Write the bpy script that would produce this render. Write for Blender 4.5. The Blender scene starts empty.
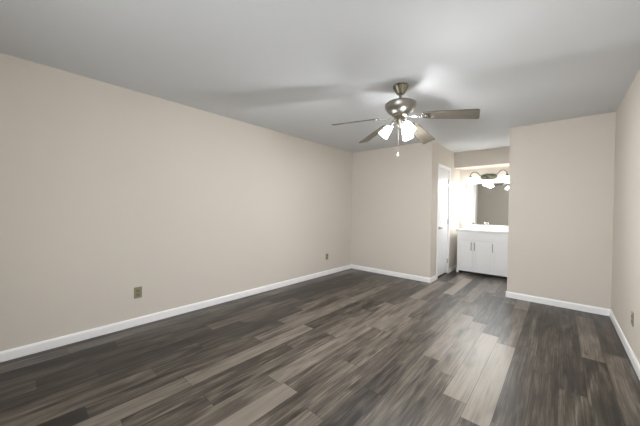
import bpy, bmesh, math, random
from mathutils import Vector, Matrix, Euler

S = bpy.context.scene
COL = S.collection
R = math.radians

# ------------------------------------------------------------------ camera, light, exposure
F_PX, YAW, PITCH, ROLL, ZC = 270.19, 0.7271, -0.0128, 0.0113, 1.2383
cd = bpy.data.cameras.new('camera')
cd.sensor_fit = 'HORIZONTAL'
cd.sensor_width = 36.0
cd.lens = 36.0 * F_PX / 640.0
cd.clip_start = 0.02
cam = bpy.data.objects.new('camera', cd)
COL.objects.link(cam)
_f = Vector((-math.sin(YAW) * math.cos(PITCH), math.cos(YAW) * math.cos(PITCH), math.sin(PITCH)))
_r = Vector((math.cos(YAW), math.sin(YAW), 0))
_u = _r.cross(_f)
c_, s_ = math.cos(ROLL), math.sin(ROLL)
_r, _u = c_ * _r + s_ * _u, -s_ * _r + c_ * _u
cam.matrix_world = Matrix(((_r.x, _u.x, -_f.x, 0), (_r.y, _u.y, -_f.y, 0), (_r.z, _u.z, -_f.z, ZC), (0, 0, 0, 1)))
S.camera = cam

S.view_settings.view_transform = 'Standard'
S.view_settings.look = 'None'
S.view_settings.gamma = 1.0
S.view_settings.use_curve_mapping = False
S.view_settings.exposure = 0.12

W = bpy.data.worlds.new('overcast_sky')
S.world = W
W.use_nodes = True
bg = W.node_tree.nodes['Background']
bg.inputs['Color'].default_value = (0.95, 0.98, 1.0, 1)
bg.inputs['Strength'].default_value = 6.5

FAN_BULB_W = 52.0
FAN_SHADE_E = (8.0, 72.0, 20.0)   # the three glasses of the fan light
VANITY_BULB_W = 25.0
VANITY_SHADE_E = 8.0

# room dimensions (metres)
XL, XR = -3.302, 0.472          # left and right wall
YR, YB = -0.80, 4.730           # rear wall (behind the camera), back wall
XA, XB = -1.659, -0.561         # opening of the vanity alcove
YA = 6.46                       # alcove back wall
YS, ZS = 6.04, 2.13             # soffit face and underside
H = 2.44
T = 0.12
ADDED_WIN = (-1.40, 0.30, 0.35, 2.15)  # window added unseen behind the camera to bring in daylight: x0 x1 z0 z1

pl = bpy.data.lights.new('daylight_portal', 'AREA')
pl.shape = 'RECTANGLE'
pl.size = ADDED_WIN[1] - ADDED_WIN[0]
pl.size_y = ADDED_WIN[3] - ADDED_WIN[2]
pl.cycles.is_portal = True
po = bpy.data.objects.new('daylight_portal', pl)
COL.objects.link(po)
po.location = ((ADDED_WIN[0] + ADDED_WIN[1]) / 2, YR - T - 0.02, (ADDED_WIN[2] + ADDED_WIN[3]) / 2)
po.rotation_euler = (R(90), 0, R(180))   # shines towards +y


# ------------------------------------------------------------------ materials
def mat(name, color, rough=0.5, metal=0.0, spec=0.5, bump=None, var=None, coat=0.0):
    m = bpy.data.materials.new(name)
    m.use_nodes = True
    nt = m.node_tree
    b = nt.nodes['Principled BSDF']
    b.inputs['Base Color'].default_value = (*color, 1)
    b.inputs['Roughness'].default_value = rough
    b.inputs['Metallic'].default_value = metal
    b.inputs['Specular IOR Level'].default_value = spec
    if coat:
        b.inputs['Coat Weight'].default_value = coat
        b.inputs['Coat Roughness'].default_value = 0.1
    if bump or var:
        tc = nt.nodes.new('ShaderNodeTexCoord')
    if bump:
        n = nt.nodes.new('ShaderNodeTexNoise')
        n.inputs['Scale'].default_value = bump[0]
        n.inputs['Detail'].default_value = 3
        bp = nt.nodes.new('ShaderNodeBump')
        bp.inputs['Strength'].default_value = bump[1]
        bp.inputs['Distance'].default_value = 0.002
        nt.links.new(tc.outputs['Object'], n.inputs['Vector'])
        nt.links.new(n.outputs['Fac'], bp.inputs['Height'])
        nt.links.new(bp.outputs['Normal'], b.inputs['Normal'])
    if var:
        n = nt.nodes.new('ShaderNodeTexNoise')
        n.inputs['Scale'].default_value = var[0]
        mp = nt.nodes.new('ShaderNodeMapRange')
        mp.inputs['To Min'].default_value = 1 - var[1]
        mp.inputs['To Max'].default_value = 1 + var[1]
        hs = nt.nodes.new('ShaderNodeHueSaturation')
        hs.inputs['Color'].default_value = (*color, 1)
        nt.links.new(tc.outputs['Object'], n.inputs['Vector'])
        nt.links.new(n.outputs['Fac'], mp.inputs['Value'])
        nt.links.new(mp.outputs['Result'], hs.inputs['Value'])
        nt.links.new(hs.outputs['Color'], b.inputs['Base Color'])
    return m


M_WALL = mat('beige_wall_paint', (0.67, 0.617, 0.552), 0.75, spec=0.25, bump=(90, 0.12), var=(1.2, 0.015))
M_CEIL = mat('white_ceiling_paint', (0.69, 0.705, 0.72), 0.9, spec=0.1, bump=(120, 0.2), var=(1.5, 0.012))
M_TRIM = mat('white_trim_paint', (0.92, 0.92, 0.92), 0.35)
M_DOOR = mat('white_door_paint', (0.84, 0.85, 0.87), 0.28)
M_CAB = mat('white_cabinet_paint', (0.93, 0.93, 0.935), 0.35)
M_TOP = mat('white_cultured_marble', (0.80, 0.80, 0.79), 0.2, var=(6, 0.01))
M_NICKEL = mat('brushed_nickel', (0.36, 0.35, 0.32), 0.33, 1.0, var=(60, 0.06))
M_NICKELD = mat('aged_nickel', (0.33, 0.31, 0.26), 0.34, 1.0, var=(60, 0.08))
M_CANOPY = mat('antique_canopy_nickel', (0.24, 0.225, 0.17), 0.36, 1.0)
M_FIXTURE = mat('dark_fixture_nickel', (0.10, 0.10, 0.08), 0.5, 0.0, 0.1)
M_CHROME = mat('chrome', (0.62, 0.61, 0.58), 0.12, 1.0)
M_IRON = mat('polished_blade_iron', (0.74, 0.73, 0.72), 0.22, 1.0)
M_PLATE = mat('brown_outlet_plastic', (0.27, 0.255, 0.165), 0.4)
M_RECEPT = mat('brown_receptacle_plastic', (0.235, 0.215, 0.14), 0.45)
M_SLOT = mat('dark_slot', (0.02, 0.018, 0.015), 0.7)
M_SWITCH = mat('pale_switch_plastic', (0.62, 0.60, 0.55), 0.4)
M_FOB = mat('white_ceramic', (0.66, 0.63, 0.56), 0.3)
M_MIRROR = mat('mirror_silver', (0.86, 0.87, 0.86), 0.01, 1.0)
M_DARK = mat('dark_toe_recess', (0.05, 0.045, 0.04), 0.7)


def glow(name, color, strength):
    m = bpy.data.materials.new(name)
    m.use_nodes = True
    b = m.node_tree.nodes['Principled BSDF']
    b.inputs['Base Color'].default_value = (0.9, 0.9, 0.88, 1)
    b.inputs['Roughness'].default_value = 0.3
    b.inputs['Emission Color'].default_value = (*color, 1)
    b.inputs['Emission Strength'].default_value = strength
    return m


M_FSHADE = [glow('lit_frosted_glass', (0.98, 0.99, 1.0), e) for e in FAN_SHADE_E]
M_VSHADE = glow('lit_white_glass', (0.95, 0.98, 1.0), VANITY_SHADE_E)


def added_glass_mat():
    m = bpy.data.materials.new('added_window_glass')
    m.use_nodes = True
    nt = m.node_tree
    nt.nodes.remove(nt.nodes['Principled BSDF'])
    tr = nt.nodes.new('ShaderNodeBsdfTransparent')
    gl = nt.nodes.new('ShaderNodeBsdfGlossy')
    gl.inputs['Roughness'].default_value = 0.02
    mx = nt.nodes.new('ShaderNodeMixShader')
    mx.inputs['Fac'].default_value = 0.06
    nt.links.new(tr.outputs[0], mx.inputs[1])
    nt.links.new(gl.outputs[0], mx.inputs[2])
    nt.links.new(mx.outputs[0], nt.nodes['Material Output'].inputs['Surface'])
    return m


M_ADDED_GLASS = added_glass_mat()


def wood_mat(name, stops, rough, grain_scale, seed_attr=False, bump=0.15, contrast=1.0):
    """long-grained wood; with seed_attr each plank reads its own tone and offset"""
    m = bpy.data.materials.new(name)
    m.use_nodes = True
    nt = m.node_tree
    N, L = nt.nodes, nt.links
    b = N['Principled BSDF']
    tc = N.new('ShaderNodeTexCoord')
    vec = tc.outputs['Object']
    if seed_attr:
        at = N.new('ShaderNodeAttribute')
        at.attribute_name = 'seed'
        ad = N.new('ShaderNodeVectorMath')
        ad.operation = 'ADD'
        L.new(vec, ad.inputs[0])
        L.new(at.outputs['Vector'], ad.inputs[1])
        vec = ad.outputs[0]

    def noise(scale, detail, rough_, dist=0.0):
        mp = N.new('ShaderNodeMapping')
        mp.inputs['Scale'].default_value = scale
        n = N.new('ShaderNodeTexNoise')
        n.inputs['Scale'].default_value = 1.0
        n.inputs['Detail'].default_value = detail
        n.inputs['Roughness'].default_value = rough_
        n.inputs['Distortion'].default_value = dist
        L.new(vec, mp.inputs['Vector'])
        L.new(mp.outputs[0], n.inputs['Vector'])
        return n.outputs['Fac']

    def math_(op, a, bb):
        n = N.new('ShaderNodeMath')
        n.operation = op
        for i, v in enumerate((a, bb)):
            if isinstance(v, (int, float)):
                n.inputs[i].default_value = v
            else:
                L.new(v, n.inputs[i])
        return n.outputs[0]

    gx, gy = grain_scale
    fine = noise((gx, gy, gx), 7, 0.68, 0.5)
    blot = noise((gx * 0.13, gy * 0.9, gx * 0.13), 3, 0.55, 0.9)
    hair = noise((gx * 1.8, gy * 1.5, gx * 1.8), 2, 0.5)
    v = math_('ADD', math_('MULTIPLY', fine, 0.50), math_('MULTIPLY', blot, 0.42))
    v = math_('ADD', v, math_('MULTIPLY', hair, 0.22))
    v = math_('ADD', math_('MULTIPLY', v, contrast), 0.5 - 0.57 * contrast)
    if seed_attr:
        streak = noise((13.0, 1.7, 13.0), 2, 0.5, 0.4)      # dark heartwood streaks
        ms = N.new('ShaderNodeMapRange')
        ms.interpolation_type = 'SMOOTHSTEP'
        ms.inputs['From Min'].default_value = 0.55
        ms.inputs['From Max'].default_value = 0.72
        ms.inputs['To Max'].default_value = -0.27
        L.new(streak, ms.inputs['Value'])
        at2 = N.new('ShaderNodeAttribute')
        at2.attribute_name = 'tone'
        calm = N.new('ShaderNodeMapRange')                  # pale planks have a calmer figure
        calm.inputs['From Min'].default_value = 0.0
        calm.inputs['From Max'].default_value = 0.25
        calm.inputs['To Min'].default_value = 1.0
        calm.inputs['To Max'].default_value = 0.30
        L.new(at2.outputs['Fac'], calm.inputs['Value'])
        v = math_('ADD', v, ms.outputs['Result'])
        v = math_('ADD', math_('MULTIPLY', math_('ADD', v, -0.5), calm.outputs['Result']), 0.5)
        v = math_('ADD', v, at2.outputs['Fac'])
    cr = N.new('ShaderNodeValToRGB')
    el = cr.color_ramp.elements
    while len(el) < len(stops):
        el.new(0.5)
    for e, (p, c) in zip(el, stops):
        e.position = p
        e.color = (*c, 1)
    L.new(v, cr.inputs['Fac'])
    L.new(cr.outputs['Color'], b.inputs['Base Color'])
    b.inputs['Specular IOR Level'].default_value = 0.5 if seed_attr else 0.4
    mr = N.new('ShaderNodeMapRange')
    mr.inputs['To Min'].default_value = rough - 0.06
    mr.inputs['To Max'].default_value = rough + 0.08
    L.new(fine, mr.inputs['Value'])
    L.new(mr.outputs['Result'], b.inputs['Roughness'])
    bp = N.new('ShaderNodeBump')
    bp.inputs['Strength'].default_value = bump
    bp.inputs['Distance'].default_value = 0.001
    L.new(fine, bp.inputs['Height'])
    L.new(bp.outputs['Normal'], b.inputs['Normal'])
    return m


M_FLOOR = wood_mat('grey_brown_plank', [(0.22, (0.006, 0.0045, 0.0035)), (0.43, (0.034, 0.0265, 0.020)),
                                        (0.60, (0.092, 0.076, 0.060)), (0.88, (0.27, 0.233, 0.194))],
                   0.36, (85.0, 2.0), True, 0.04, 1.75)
M_BLADE = wood_mat('weathered_grey_blade', [(0.25, (0.05, 0.042, 0.033)), (0.5, (0.088, 0.076, 0.060)),
                                            (0.8, (0.165, 0.143, 0.113))], 0.45, (6.0, 60.0), False, 0.05)


# ------------------------------------------------------------------ mesh helpers
def xbox(bm, x0, x1, y0, y1, z0, z1, bev=0.0, segs=1):
    r = bmesh.ops.create_cube(bm, size=1.0)
    vs = r['verts']
    for v in vs:
        v.co = Vector((x0 + (v.co.x + 0.5) * (x1 - x0), y0 + (v.co.y + 0.5) * (y1 - y0), z0 + (v.co.z + 0.5) * (z1 - z0)))
    if bev:
        es = list({e for v in vs for e in v.link_edges})
        bmesh.ops.bevel(bm, geom=es, offset=bev, segments=segs, profile=0.6, affect='EDGES')


def lathe(bm, prof, n=32, mtx=None, flute=0, depth=0.0):
    """revolve (r, z) profile about z"""
    rings = []
    for r, z in prof:
        ring = []
        for i in range(n):
            a = 2 * math.pi * i / n
            rr = r * (1 - depth * (0.5 + 0.5 * math.cos(flute * a)) if flute else 1)
            p = Vector((rr * math.cos(a), rr * math.sin(a), z))
            ring.append(bm.verts.new(mtx @ p if mtx else p))
        rings.append(ring)
    for a, b in zip(rings, rings[1:]):
        for i in range(n):
            j = (i + 1) % n
            bm.faces.new((a[i], a[j], b[j], b[i]))
    return rings


def cap(bm, ring, flip=False):
    bm.faces.new(ring[::-1] if flip else ring)


def tube(bm, pts, rad, n=10, caps=True, smooth=0):
    pts = [Vector(p) for p in pts]
    for _ in range(smooth):                      # Chaikin rounding
        q = [pts[0]]
        for a, b in zip(pts, pts[1:]):
            q += [a.lerp(b, 0.25), a.lerp(b, 0.75)]
        q.append(pts[-1])
        pts = q
    rads = rad if isinstance(rad, (list, tuple)) else [rad] * len(pts)
    if len(rads) != len(pts):
        rads = [rads[0] + (rads[-1] - rads[0]) * i / (len(pts) - 1) for i in range(len(pts))]
    prev = None
    rings = []
    for i, p in enumerate(pts):
        d = (pts[min(i + 1, len(pts) - 1)] - pts[max(i - 1, 0)]).normalized()
        if prev is None:
            up = Vector((0, 0, 1)) if abs(d.z) < 0.9 else Vector((1, 0, 0))
            u = d.cross(up).normalized()
        else:
            u = (prev - d * prev.dot(d)).normalized()
        w = d.cross(u)
        prev = u
        rings.append([bm.verts.new(p + (u * math.cos(2 * math.pi * k / n) + w * math.sin(2 * math.pi * k / n)) * rads[i]) for k in range(n)])
    for a, b in zip(rings, rings[1:]):
        for k in range(n):
            j = (k + 1) % n
            bm.faces.new((a[k], a[j], b[j], b[k]))
    if caps:
        bm.faces.new(rings[0][::-1])
        bm.faces.new(rings[-1])


def obj(name, bm, m, parent=None, smooth=False, label=None):
    bmesh.ops.recalc_face_normals(bm, faces=bm.faces[:])
    me = bpy.data.meshes.new(name)
    bm.to_mesh(me)
    bm.free()
    me.materials.append(m)
    if smooth:
        for p in me.polygons:
            p.use_smooth = True
        try:
            me.set_sharp_from_angle(angle=R(40))
        except Exception:
            pass
    o = bpy.data.objects.new(name, me)
    COL.objects.link(o)
    if parent:
        o.parent = parent
    if label:
        o['label'] = label
    return o


def struct(name, bm, m, label=None, smooth=False):
    o = obj(name, bm, m, None, smooth, label)
    o['kind'] = 'structure'
    return o


def tag(o, label, cat, group=None):
    o['label'] = label
    o['category'] = cat
    if group:
        o['group'] = group
    return o


def empty(name, loc, label, cat, group=None, rot=(0, 0, 0)):
    o = bpy.data.objects.new(name, None)
    o.empty_display_size = 0.1
    COL.objects.link(o)
    o.location = loc
    o.rotation_euler = rot
    return tag(o, label, cat, group)


def BM():
    return bmesh.new()


def boxes(name, lst, m, parent=None, bev=0.0, kind=None, label=None):
    bm = BM()
    for b in lst:
        xbox(bm, *b, bev=bev)
    o = obj(name, bm, m, parent, label=label)
    if kind:
        o['kind'] = kind
    return o


# ------------------------------------------------------------------ room shell
def build_floor():
    rnd = random.Random(11)
    w, ln, x0 = 0.1465, 1.24, -0.2835
    # end-joint position of each row, read off the room where they can be seen
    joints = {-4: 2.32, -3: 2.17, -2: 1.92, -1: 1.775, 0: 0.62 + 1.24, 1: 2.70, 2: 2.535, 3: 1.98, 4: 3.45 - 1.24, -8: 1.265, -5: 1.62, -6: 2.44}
    tones = {(-4, 2.32): 0.19, (-3, 2.17): 0.18, (-2, 1.92): 0.28, (-1, 1.775): 0.30, (-2, 0.68): 0.10, (-3, 0.93): 0.05,  # tones of single planks; the palest also carry some of the vanity lights' sheen
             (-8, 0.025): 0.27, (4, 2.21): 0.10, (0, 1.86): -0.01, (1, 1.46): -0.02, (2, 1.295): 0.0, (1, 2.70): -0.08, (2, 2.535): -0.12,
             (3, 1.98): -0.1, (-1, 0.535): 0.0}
    bm = BM()
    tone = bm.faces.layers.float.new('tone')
    seed = bm.faces.layers.float_vector.new('seed')
    ya, yb = YR - 0.02, YA + 0.02
    xa, xb = XL - 0.6, XR + 0.02
    g = 0.0011
    prev = 0.0
    for k in range(-26, 6):
        l, r = x0 + k * w, x0 + (k + 1) * w
        if r < XL - 0.02 or l > XR + 0.02:
            continue
        if k in joints:
            j = joints[k]
        else:
            j = prev + rnd.choice((0.31, 0.42, 0.53, 0.7, 0.83))
        prev = j
        start = j - math.ceil((j - ya) / ln) * ln
        n = 0
        while start + n * ln < yb:
            a, b = start + n * ln, start + (n + 1) * ln
            n += 1
            t = rnd.gauss(-0.02 if k < -12 else -0.06 if k >= 0 else 0.045, 0.095)  # row means also carry the light falloff: side rows darker, middle rows paler
            if rnd.random() < 0.10:
                t += 0.11
            for (kk, jj), tv in tones.items():
                if kk == k and abs(jj - a) < 0.03:
                    t = tv
            a2, b2 = max(a, ya) + g, min(b, yb) - g
            if b2 <= a2:
                continue
            fs = bm.faces.new([bm.verts.new((max(l, XL - 0.02) + g, a2, 0)), bm.verts.new((min(r, XR + 0.02) - g, a2, 0)),
                               bm.verts.new((min(r, XR + 0.02) - g, b2, 0)), bm.verts.new((max(l, XL - 0.02) + g, b2, 0))])
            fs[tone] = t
            fs[seed] = Vector((rnd.uniform(0, 40), rnd.uniform(0, 40), rnd.uniform(0, 40)))
    z = -0.0025                                    # dark bed seen in the joints, and the slab under it
    q = [bm.verts.new(p) for p in ((XL - T, ya - T, z), (XR + T, ya - T, z), (XR + T, yb + T, z), (XL - T, yb + T, z))]
    f1 = bm.faces.new(q)
    f1[tone] = -0.5
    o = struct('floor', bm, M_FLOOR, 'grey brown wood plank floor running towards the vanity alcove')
    return o


build_floor()
boxes('ceiling', [(XL - T, XR + T, YR - T, YA + T, H, H + 0.1)], M_CEIL, kind='structure', label='smooth white ceiling of the bedroom and alcove')
boxes('wall_left', [(XL - T, XL, YR - T, YB + T, 0, H)], M_WALL, kind='structure', label='long plain beige wall on the left')
bm = BM()
xbox(bm, XL, XA, YB, YB + T, 0, H)
struct('wall_back', bm, M_WALL, 'plain beige back wall left of the alcove')
boxes('wall_back_right', [(XB, XR + T, YB, YB + T, 0, H)], M_WALL, kind='structure', label='plain beige back wall right of the alcove')
boxes('wall_right', [(XR, XR + T, YR - T, YB, 0, H)], M_WALL, kind='structure', label='beige wall on the right')
DY0, DY1, DZ = 5.075, 5.692, 2.035     # closet doorway in the alcove's left wall
boxes('wall_alcove_left', [(XA - T, XA, YB + T, DY0, 0, H), (XA - T, XA, DY1, YA, 0, H), (XA - T, XA, DY0, DY1, DZ, H)],
      M_WALL, kind='structure', label='beige alcove wall holding the closet door')
boxes('wall_alcove_right', [(XB, XB + T, YB + T, YA, 0, H)], M_WALL, kind='structure')
boxes('wall_alcove_back', [(XA - T, XB + T, YA, YA + T, 0, H)], M_WALL, kind='structure', label='bright wall behind the vanity')
boxes('wall_closet', [(XA - 0.75, XA - 0.70, YB + T, YA, 0, H), (XA - 0.70, XA - T, DY1 + 0.15, DY1 + 0.2, 0, H)], M_WALL, kind='structure')
boxes('trim_1', [(XA, XB, YS, YA, ZS, H)], M_WALL, kind='structure', label='beige dropped soffit above the vanity')
x0, x1, z0, z1 = ADDED_WIN
boxes('wall_rear', [(XL, x0, YR - T, YR, 0, H), (x1, XR, YR - T, YR, 0, H), (x0, x1, YR - T, YR, 0, z0), (x0, x1, YR - T, YR, z1, H)],
      M_WALL, kind='structure', label='beige wall behind the camera, seen in the mirror')
f = 0.05
wn = boxes('added_window_1', [(x0, x0 + f, YR - 0.09, YR - 0.03, z0, z1), (x1 - f, x1, YR - 0.09, YR - 0.03, z0, z1), (x0 + f, x1 - f, YR - 0.09, YR - 0.03, z0, z0 + f),
                        (x0 + f, x1 - f, YR - 0.09, YR - 0.03, z1 - f, z1), ((x0 + x1) / 2 - 0.025, (x0 + x1) / 2 + 0.025, YR - 0.085, YR - 0.035, z0 + f, z1 - f)],
           M_TRIM, kind='structure')  # assumed window, out of view, added as the daylight source
boxes('added_window_pane', [(x0 + f, (x0 + x1) / 2 - 0.025, YR - 0.062, YR - 0.058, z0 + f, z1 - f)], M_ADDED_GLASS, wn)
boxes('added_window_pane', [((x0 + x1) / 2 + 0.025, x1 - f, YR - 0.062, YR - 0.058, z0 + f, z1 - f)], M_ADDED_GLASS, wn)

# baseboards: 8 cm tall, eased top edge
BH, BT = 0.083, 0.013


def base(name, runs):
    """runs: list of (p0, p1, normal) along the wall foot"""
    bm = BM()
    for (p0, p1, nrm) in runs:
        p0, p1, nn = Vector((*p0, 0)), Vector((*p1, 0)), Vector((*nrm, 0))
        prof = [(0, 0), (BT, 0), (BT, BH - 0.018), (BT - 0.004, BH - 0.006), (0.005, BH), (0, BH)]
        a = [bm.verts.new(p0 + nn * d + Vector((0, 0, z))) for d, z in prof]
        b = [bm.verts.new(p1 + nn * d + Vector((0, 0, z))) for d, z in prof]
        n = len(prof)
        for i in range(n):
            bm.faces.new((a[i], a[(i + 1) % n], b[(i + 1) % n], b[i]))
        bm.faces.new(a[::-1])
        bm.faces.new(b)
    return struct(name, bm, M_TRIM)


base('baseboard_left', [((XL, YR), (XL, YB - BT), (1, 0))])
base('baseboard_back', [((XL + BT * 0, YB), (XA + BT, YB), (0, -1))])
base('baseboard_alcove_left', [((XA, YB), (XA, 5.0), (1, 0)), ((XA, 5.75), (XA, YA), (1, 0))])
base('baseboard_back_right', [((XB - BT, YB), (XR, YB), (0, -1))])
base('baseboard_alcove_right', [((XB, YB), (XB, 5.90), (-1, 0))])
base('baseboard_right', [((XR, YR), (XR, YB - BT), (-1, 0))])

# closet door and its casing
CW = 0.058
boxes('trim_2', [(XA, XA + 0.016, DY0 - CW, DY0 + 0.004, 0, DZ + CW), (XA, XA + 0.016, DY1 - 0.004, DY1 + CW, 0, DZ + CW),
                 (XA, XA + 0.016, DY0 + 0.004, DY1 - 0.004, DZ - 0.004, DZ + CW)], M_TRIM, bev=0.004, kind='structure', label='white casing round the closet door')
boxes('trim_3', [(XA - T, XA, DY0 - 0.001, DY0 + 0.012, 0, DZ), (XA - T, XA, DY1 - 0.012, DY1 + 0.001, 0, DZ), (XA - T, XA, DY0, DY1, DZ - 0.012, DZ + 0.001)], M_TRIM, kind='structure')
boxes('added_shade_strip', [(XA - T, XA - 0.004, DY0 + 0.012, DY1 - 0.012, 0.0, 0.008)], M_SLOT, kind='structure', label='dark strip added for the shade under the closet door')  # black strip added to darken the door's bottom gap like shade
dr = boxes('door_1', [(XA - 0.045, XA - 0.008, DY0 + 0.015, DY1 - 0.015, 0.032, DZ - 0.015)], M_DOOR, bev=0.002, kind='structure',
           label='white flush closet door with a dark gap below')
bm = BM()
mx = Matrix.Translation((XA - 0.008, DY0 + 0.075, 0.925)) @ Matrix.Rotation(R(90), 4, 'Y')
rg = lathe(bm, [(0.0305, 0), (0.0305, 0.006), (0.024, 0.012), (0.011, 0.014), (0.011, 0.048)], 24, mx)
cap(bm, rg[-1])
tube(bm, [(XA + 0.036, DY0 + 0.068, 0.925), (XA + 0.038, DY0 + 0.11, 0.926), (XA + 0.034, DY0 + 0.175, 0.922)], [0.010, 0.006], 10, smooth=1)
obj('lever_handle', bm, M_NICKELD, dr, True, 'brushed metal lever handle')
for hz in (0.25, 1.03, 1.82):
    bm = BM()
    tube(bm, [(XA - 0.002, DY1 - 0.012, hz - 0.045), (XA - 0.002, DY1 - 0.012, hz + 0.045)], 0.007, 10)
    obj('hinge', bm, M_NICKEL, dr, True)


# ------------------------------------------------------------------ vanity cabinet
def build_vanity():
    X0, X1, Y0, Y1 = -1.552, -0.655, 5.935, YA - 0.004
    root = empty('vanity_cabinet', ((X0 + X1) / 2, (Y0 + Y1) / 2, 0), 'white three door shaker vanity cabinet standing in the alcove below the mirror', 'vanity')
    root_inv = Matrix.Translation(root.location).inverted()

    def part(name, lst, m=M_CAB, bev=0.002, par=root, label=None):
        bm = BM()
        for b in lst:
            xbox(bm, *b, bev=bev)
        o = obj(name, bm, m, par, label=label)
        if par is root:
            o.matrix_parent_inverse = root_inv
        return o

    part('carcass', [(X0, X0 + 0.018, Y0 + 0.02, Y1, 0.0, 0.825), (X1 - 0.018, X1, Y0 + 0.02, Y1, 0.0, 0.825), (X0 + 0.018, X1 - 0.018, Y0 + 0.022, Y1, 0.062, 0.08),
                     (X0 + 0.018, X1 - 0.018, Y1 - 0.01, Y1, 0.08, 0.825), (X0 + 0.018, X1 - 0.018, Y0 + 0.022, Y0 + 0.03, 0.08, 0.825)], bev=0)
    part('face_frame', [(X0, X0 + 0.03, Y0, Y0 + 0.02, 0.0, 0.825), (X1 - 0.03, X1, Y0, Y0 + 0.02, 0.0, 0.825), (X0 + 0.03, X1 - 0.03, Y0, Y0 + 0.02, 0.805, 0.825),
                        (X0 + 0.03, X1 - 0.03, Y0, Y0 + 0.02, 0.648, 0.672), (X0 + 0.03, X1 - 0.03, Y0, Y0 + 0.02, 0.072, 0.135)])
    part('base_moulding', [(X0 + 0.03, X1 - 0.03, Y0 - 0.012, Y0 + 0.02, 0.050, 0.076), (X0 - 0.006, X0 + 0.036, Y0 - 0.008, Y0, 0.0, 0.09), (X1 - 0.036, X1 + 0.006, Y0 - 0.008, Y0, 0.0, 0.09)], bev=0.004)
    part('toe_kick', [(X0 + 0.02, X1 - 0.02, Y0 + 0.075, Y0 + 0.09, 0, 0.062)], M_DARK)

    def shaker(name, a, b, z0, z1, fr, hinge_gap=0.002):
        a += hinge_gap
        b -= hinge_gap
        yf = Y0 - 0.019
        return part(name, [(a, a + fr, yf, Y0 - 0.001, z0, z1), (b - fr, b, yf, Y0 - 0.001, z0, z1), (a + fr, b - fr, yf, Y0 - 0.001, z0, z0 + fr), (a + fr, b - fr, yf, Y0 - 0.001, z1 - fr, z1),
                           (a + fr, b - fr, yf + 0.013, Y0 - 0.001, z0 + fr, z1 - fr)], bev=0.0015)

    shaker('drawer_front', X0 + 0.012, X1 - 0.012, 0.676, 0.808, 0.035)
    xs = [X0 + 0.012, -1.262, -0.960, X1 - 0.012]
    for i, hx in enumerate((xs[1] - 0.028, xs[1] + 0.028, xs[2] + 0.028)):
        d = shaker('door', xs[i], xs[i + 1], 0.128, 0.655, 0.055)
        bm = BM()
        yy = Y0 - 0.019
        tube(bm, [(hx, yy, 0.495), (hx, yy - 0.030, 0.495)], 0.0055, 8)
        tube(bm, [(hx, yy, 0.610), (hx, yy - 0.030, 0.610)], 0.0055, 8)
        tube(bm, [(hx, yy - 0.030, 0.475), (hx, yy - 0.030, 0.630)], 0.006, 8)
        h = obj('bar_handle', bm, M_NICKEL, d, True, 'satin metal bar pull')
        h.matrix_parent_inverse = root_inv if False else Matrix.Identity(4)
    return X0, X1, Y0, Y1


VX0, VX1, VY0, VY1 = build_vanity()


def build_top():
    x0, x1, y0, y1, z0, z1 = VX0 - 0.02, VX1 + 0.06, VY0 - 0.028, YA - 0.004, 0.828, 0.872
    root = empty('marble_countertop', ((x0 + x1) / 2, (y0 + y1) / 2, z0), 'white cultured marble countertop with an oval basin lying on the vanity cabinet', 'countertop')
    inv = Matrix.Translation(root.location).inverted()
    cx, cy, rx, ry = -1.135, 6.17, 0.22, 0.15
    # slab with an oval opening
    bm = BM()
    n = 48
    hole_t, hole_b, out_t, out_b = [], [], [], []
    for i in range(n):
        a = 2 * math.pi * i / n
        c, s = math.cos(a), math.sin(a)
        hole_t.append(bm.verts.new((cx + rx * c, cy + ry * s, z1)))
        hole_b.append(bm.verts.new((cx + rx * c, cy + ry * s, z0 + 0.004)))
        tx = ((x1 - cx) / c if c > 1e-6 else (x0 - cx) / c if c < -1e-6 else 1e9)
        ty = ((y1 - cy) / s if s > 1e-6 else (y0 - cy) / s if s < -1e-6 else 1e9)
        t = min(tx, ty)
        out_t.append((cx + t * c, cy + t * s))
    for X, Y in ((x0, y0), (x1, y0), (x1, y1), (x0, y1)):    # snap the nearest sample to each corner
        k = min(range(n), key=lambda q: (out_t[q][0] - X) ** 2 + (out_t[q][1] - Y) ** 2)
        out_t[k] = (X, Y)
    ob = [bm.verts.new((p[0], p[1], z0)) for p in out_t]
    ot = [bm.verts.new((p[0], p[1], z1)) for p in out_t]
    for i in range(n):
        j = (i + 1) % n
        bm.faces.new((hole_t[i], hole_t[j], ot[j], ot[i]))
        bm.faces.new((ot[i], ot[j], ob[j], ob[i]))
        bm.faces.new((hole_t[j], hole_t[i], hole_b[i], hole_b[j]))
        bm.faces.new((ob[i], ob[j], hole_b[j], hole_b[i]))
    o = obj('slab', bm, M_TOP, root)
    o.matrix_parent_inverse = inv
    bm = BM()
    xbox(bm, x0, x1, y1 - 0.02, y1, z1 + 0.0005, 0.955, bev=0.004, segs=2)
    tag(obj('backsplash', bm, M_TOP), 'low white backsplash strip between the countertop and the mirror', 'backsplash')
    bm = BM()
    prof = [(1.0, 0.0), (0.97, -0.03), (0.88, -0.075), (0.65, -0.11), (0.3, -0.122), (0.08, -0.125)]
    rings = []
    for k, dz in prof:
        rings.append([bm.verts.new((cx + rx * k * math.cos(2 * math.pi * i / n), cy + ry * k * math.sin(2 * math.pi * i / n), z0 + 0.004 + dz)) for i in range(n)])
    for a, b in zip(rings, rings[1:]):
        for i in range(n):
            j = (i + 1) % n
            bm.faces.new((a[i], a[j], b[j], b[i]))
    cap(bm, rings[-1])
    o = obj('basin', bm, M_TOP, root, True)
    o.matrix_parent_inverse = inv
    return z1


ZT = build_top()


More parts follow.
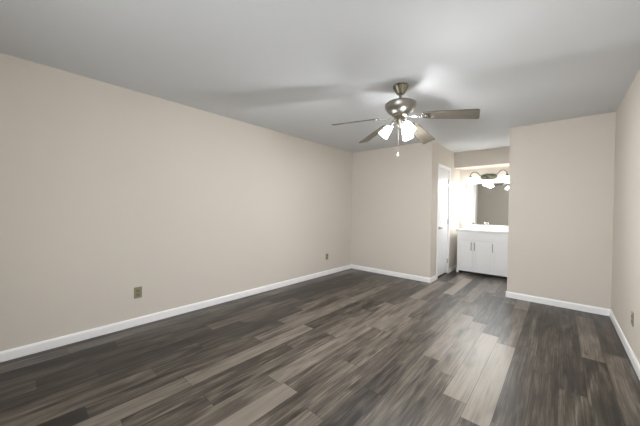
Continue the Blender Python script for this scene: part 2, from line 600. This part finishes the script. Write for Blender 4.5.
def build_faucet():
    cx, cy, z = -1.135, 6.385, ZT
    root = empty('widespread_faucet', (cx, cy, z), 'chrome widespread faucet with two handles on the white vanity top', 'faucet')
    bm = BM()
    lathe_m = Matrix.Identity(4)
    rg = lathe(bm, [(0.026, 0), (0.026, 0.006), (0.018, 0.014), (0.013, 0.03), (0.012, 0.05)], 24, lathe_m)
    cap(bm, rg[0], True)
    tube(bm, [(0, 0, 0.045), (0, 0, 0.10), (0, -0.02, 0.135), (0, -0.06, 0.145), (0, -0.105, 0.125), (0, -0.115, 0.095)], [0.014, 0.011], 12, smooth=2)
    obj('spout', bm, M_CHROME, root, True)
    for sx in (-1, 1):
        bm = BM()
        mtx = Matrix.Translation((sx * 0.10, 0, 0))
        rg = lathe(bm, [(0.025, 0), (0.025, 0.006), (0.017, 0.014), (0.012, 0.03), (0.016, 0.042), (0.014, 0.055), (0.006, 0.06)], 20, mtx)
        cap(bm, rg[0], True)
        cap(bm, rg[-1])
        tube(bm, [(sx * 0.10, 0, 0.05), (sx * 0.125, -0.005, 0.056), (sx * 0.158, -0.01, 0.062)], [0.007, 0.005], 8)
        obj('handle', bm, M_CHROME, root, True)


build_faucet()

# mirror on the alcove's back wall
bm = BM()
xbox(bm, -1.625, -0.585, YA - 0.010, YA - 0.002, 0.962, 1.815, bev=0.002)
tag(obj('wall_mirror', bm, M_MIRROR), 'large frameless mirror on the alcove wall above the vanity top', 'mirror')


def build_vanity_light():
    cx, y, z = -1.112, YA, 1.955
    root = empty('vanity_light', (cx, y, z), 'lit three globe bath light with curved metal arms above the mirror', 'wall light')
    bm = BM()          # oval back plate with a stepped rim
    n = 40
    rings = []
    for k, d in ((1.0, 0), (1.0, -0.012), (0.9, -0.022), (0.72, -0.026), (0.66, -0.038), (0.2, -0.044)):
        rings.append([bm.verts.new((0.145 * (abs(math.cos(t)) ** 0.7) * (1 if math.cos(t) >= 0 else -1) * k, d, 0.058 * (abs(math.sin(t)) ** 0.8) * (1 if math.sin(t) >= 0 else -1) * k))
                      for t in [2 * math.pi * i / n for i in range(n)]])
    for a, b in zip(rings, rings[1:]):
        for i in range(n):
            j = (i + 1) % n
            bm.faces.new((a[i], a[j], b[j], b[i]))
    cap(bm, rings[-1])
    cap(bm, rings[0], True)
    obj('back_plate', bm, M_FIXTURE, root, True)
    side = lambda q: [(q * 0.10, -0.03, 0.005), (q * 0.145, -0.05, 0.02), (q * 0.205, -0.07, 0.10), (q * 0.275, -0.085, 0.108), (q * 0.32, -0.085, 0.055), (q * 0.32, -0.085, 0.018)]
    specs = [(-0.32, -0.085, side(-1)),
             (0.0, -0.20, [(0.0, -0.03, 0.01), (0.0, -0.08, 0.03), (0.0, -0.13, 0.05), (0.0, -0.19, 0.03), (0.0, -0.20, -0.01), (0.0, -0.20, -0.05)]),
             (0.32, -0.085, side(1))]
    for sx, sy, path in specs:
        bm = BM()
        tube(bm, path, 0.0075, 8, smooth=2)
        obj('arm', bm, M_FIXTURE, root, True)
        zt = path[-1][2]
        bm = BM()
        rg = lathe(bm, [(0.008, 0.012), (0.018, 0.006), (0.030, -0.014), (0.036, -0.030), (0.034, -0.032)], 20, Matrix.Translation((sx, sy, zt)))
        cap(bm, rg[0])
        cap(bm, rg[-1], True)
        obj('shade_holder', bm, M_FIXTURE, root, True)
        bm = BM()
        lathe(bm, [(0.026, -0.033), (0.036, -0.05), (0.050, -0.085), (0.058, -0.12), (0.066, -0.148), (0.063, -0.148), (0.054, -0.12), (0.046, -0.085), (0.032, -0.05), (0.022, -0.036)], 28,
              Matrix.Translation((sx, sy, zt)))
        obj('glass_shade', bm, M_VSHADE, root, True, 'glowing white glass bell shade')
        ld = bpy.data.lights.new('vanity_bulb', 'POINT')
        ld.energy = VANITY_BULB_W
        ld.color = (0.95, 0.98, 1.0)
        ld.shadow_soft_size = 0.035
        lo = bpy.data.objects.new('vanity_bulb', ld)
        COL.objects.link(lo)
        lo.parent = root
        lo.location = (sx, sy, zt - 0.130)


build_vanity_light()


# ------------------------------------------------------------------ ceiling fan
def build_fan():
    c = Vector((-1.170, 2.465, H))
    root = empty('ceiling_fan', c, 'brushed nickel ceiling fan with weathered grey blades and three lit shades', 'ceiling fan')
    bm = BM()
    rg = lathe(bm, [(0.072, 0.0), (0.073, -0.012), (0.070, -0.022), (0.055, -0.050), (0.041, -0.074), (0.035, -0.082), (0.016, -0.084)], 72, None, 12, 0.16)
    cap(bm, rg[-1], True)
    obj('canopy', bm, M_CANOPY, root, True, 'fluted metal cone at the ceiling')
    bm = BM()
    tube(bm, [(0, 0, -0.080), (0, 0, -0.150)], 0.0125, 16)
    obj('downrod', bm, M_NICKELD, root, True)
    bm = BM()
    rg = lathe(bm, [(0.020, -0.143), (0.030, -0.149), (0.060, -0.153), (0.110, -0.163), (0.136, -0.170), (0.146, -0.178), (0.147, -0.187), (0.143, -0.208), (0.131, -0.233),
                    (0.110, -0.256), (0.085, -0.273), (0.060, -0.283), (0.052, -0.288)], 56)
    cap(bm, rg[0])
    cap(bm, rg[-1], True)
    obj('motor_housing', bm, M_NICKEL, root, True)
    bm = BM()
    rg = lathe(bm, [(0.070, -0.276), (0.076, -0.282), (0.076, -0.296), (0.066, -0.302)], 32)
    cap(bm, rg[0])
    cap(bm, rg[-1], True)
    obj('flywheel', bm, M_NICKELD, root, True)
    # blades: measured azimuths; each droops slightly and is pitched
    for az, ztip in ((11.5, -0.389), (86.0, -0.426), (155.0, -0.404), (208.0, -0.341)):
        z0 = -0.304
        r0, r1 = 0.205, 0.668
        droop = math.atan2(z0 - ztip, r1 - 0.09)
        base_m = Matrix.Rotation(R(az), 4, 'Z') @ Matrix.Translation((0.09, 0, z0 + 0.006)) @ Matrix.Rotation(droop, 4, 'Y')
        pm = base_m @ Matrix.Rotation(R(-15), 4, 'X')
        # iron: arm from the flywheel widening to a three-hole foot
        bm = BM()
        prof = [(-0.03, 0.022), (0.0, 0.018), (0.035, 0.014), (0.065, 0.014), (0.09, 0.022), (0.115, 0.036), (0.15, 0.033), (0.172, 0.016)]
        rows = []
        for i, (x, hw) in enumerate(prof):
            t = max(0, min(1, x / 0.10))
            ang = R(-15) * t
            row = []
            for yy, zz in ((-hw, -0.009), (hw, -0.009), (hw, -0.004), (-hw, -0.004)):
                if x < 0.09:
                    zz -= 0.008 * math.sin(max(0, x) / 0.09 * math.pi)
                row.append(bm.verts.new(base_m @ Vector((x, yy * math.cos(ang) - zz * math.sin(ang), yy * math.sin(ang) + zz * math.cos(ang)))))
            rows.append(row)
        for a, b in zip(rows, rows[1:]):
            for k in range(4):
                bm.faces.new((a[k], a[(k + 1) % 4], b[(k + 1) % 4], b[k]))
        bm.faces.new(rows[0][::-1])
        bm.faces.new(rows[-1])
        iron = obj('blade_iron', bm, M_IRON, root, True, 'shiny metal arm')
        for sx, sy in ((0.112, -0.02), (0.112, 0.02), (0.152, 0.0)):
            bm = BM()
            rg = lathe(bm, [(0.007, -0.009), (0.006, -0.012), (0.002, -0.0135)], 10, pm @ Matrix.Translation((sx, sy, 0)))
            cap(bm, rg[-1], True)
            obj('screw', bm, M_NICKELD, iron, True)
        # blade
        bm = BM()
        L0, L1 = r0 - 0.09, r1 - 0.09
        out = [(L0 + 0.012, -0.050), (L0 + 0.05, -0.056), (L1 - 0.012, -0.071), (L1, -0.060), (L1, 0.060), (L1 - 0.012, 0.071), (L0 + 0.05, 0.056), (L0 + 0.012, 0.050), (L0, 0.036), (L0, -0.036)]
        lo = [bm.verts.new(Vector((x, y, -0.003))) for x, y in out]
        hi = [bm.verts.new(Vector((x, y, 0.003))) for x, y in out]
        bm.faces.new(lo[::-1])
        bm.faces.new(hi)
        for i in range(len(out)):
            j = (i + 1) % len(out)
            bm.faces.new((lo[i], lo[j], hi[j], hi[i]))
        b = obj('blade', bm, M_BLADE, root)
        b.matrix_local = pm
    # light kit
    bm = BM()
    rg = lathe(bm, [(0.036, -0.300), (0.040, -0.312), (0.040, -0.340), (0.030, -0.362), (0.026, -0.385), (0.016, -0.400), (0.008, -0.406)], 32)
    cap(bm, rg[0])
    cap(bm, rg[-1], True)
    obj('light_fitter', bm, M_NICKELD, root, True)
    for az, glass in zip((208.0, 86.0, -32.0), M_FSHADE):
        rm = Matrix.Rotation(R(az), 4, 'Z')
        bm = BM()
        tube(bm, [rm @ Vector(p) for p in ((0.030, 0, -0.350), (0.055, 0, -0.345), (0.074, 0, -0.356), (0.084, 0, -0.376))], 0.009, 10, smooth=1)
        obj('lamp_arm', bm, M_NICKEL, root, True)
        sm = rm @ Matrix.Translation((0.084, 0, -0.374)) @ Matrix.Rotation(R(-38), 4, 'Y') @ Matrix.Scale(0.92, 4)
        bm = BM()
        rg = lathe(bm, [(0.010, 0.006), (0.024, 0.0), (0.028, -0.022), (0.026, -0.026)], 24, sm)
        cap(bm, rg[0])
        obj('shade_holder', bm, M_CHROME, root, True)
        bm = BM()
        lathe(bm, [(0.024, -0.018), (0.033, -0.028), (0.039, -0.048), (0.043, -0.078), (0.049, -0.108), (0.056, -0.134),
                   (0.053, -0.134), (0.046, -0.108), (0.040, -0.078), (0.036, -0.048), (0.030, -0.030), (0.020, -0.022)], 32, sm)
        obj('glass_shade', bm, glass, root, True, 'glowing frosted glass shade')
        ld = bpy.data.lights.new('fan_bulb', 'POINT')
        ld.energy = FAN_BULB_W
        ld.color = (0.97, 0.985, 1.0)
        ld.shadow_soft_size = 0.03
        lo = bpy.data.objects.new('fan_bulb', ld)
        COL.objects.link(lo)
        lo.parent = root
        lo.location = sm @ Vector((0, 0, -0.118))
    bm = BM()
    tube(bm, [(-0.012, -0.012, -0.405), (-0.013, -0.013, -0.645)], 0.0013, 6)
    ch = obj('pull_chain', bm, M_NICKELD, root, True)
    bm = BM()
    rg = lathe(bm, [(0.003, 0.006), (0.005, 0.0), (0.0075, -0.012), (0.007, -0.022), (0.003, -0.028)], 16, Matrix.Translation((-0.013, -0.013, -0.650)))
    cap(bm, rg[0])
    cap(bm, rg[-1], True)
    obj('chain_knob', bm, M_FOB, ch, True, 'small white pull knob')


build_fan()


# ------------------------------------------------------------------ outlets and switch
def build_outlet(loc, rz, label):
    """plate faces local -y"""
    root = empty('wall_outlet', loc, label, 'outlet', None, (0, 0, rz))
    bm = BM()
    xbox(bm, -0.036, 0.036, -0.006, -0.0005, -0.058, 0.058, bev=0.003, segs=2)
    obj('cover_plate', bm, M_PLATE, root)
    for dz in (0.0205, -0.0205):
        bm = BM()
        xbox(bm, -0.017, 0.017, -0.009, -0.006, dz - 0.014, dz + 0.014, bev=0.001)
        rc = obj('receptacle', bm, M_RECEPT, root)
        bm = BM()
        xbox(bm, -0.0085, -0.0060, -0.0095, -0.0088, dz - 0.003, dz + 0.007)
        xbox(bm, 0.0060, 0.0085, -0.0095, -0.0088, dz - 0.003, dz + 0.006)
        xbox(bm, -0.003, 0.003, -0.0095, -0.0088, dz - 0.010, dz - 0.005)
        obj('slot', bm, M_SLOT, rc)
    bm = BM()
    rg = lathe(bm, [(0.0035, 0), (0.003, 0.001)], 10, Matrix.Translation((0, -0.0060, 0)) @ Matrix.Rotation(R(90), 4, 'X'))
    cap(bm, rg[-1])
    obj('screw', bm, M_NICKELD, root)


build_outlet((XL, 0.848, 0.346), R(90), 'brown wall outlet low on the left wall, the one nearer the viewer')
build_outlet((XL, 3.922, 0.346), R(90), 'brown wall outlet low on the left wall near the far corner')
build_outlet((XR, 3.455, 0.346), R(-90), 'brown wall outlet above the baseboard on the right wall')

root = empty('light_switch', (XA, 6.11, 1.10), 'pale light switch on the alcove wall between closet door and mirror', 'light switch', None, (0, 0, R(90)))
bm = BM()
xbox(bm, -0.036, 0.036, -0.006, -0.0005, -0.058, 0.058, bev=0.003, segs=2)
obj('cover_plate', bm, M_SWITCH, root)
bm = BM()
xbox(bm, -0.005, 0.005, -0.016, -0.006, -0.004, 0.014, bev=0.002)
obj('toggle', bm, M_SWITCH, root)
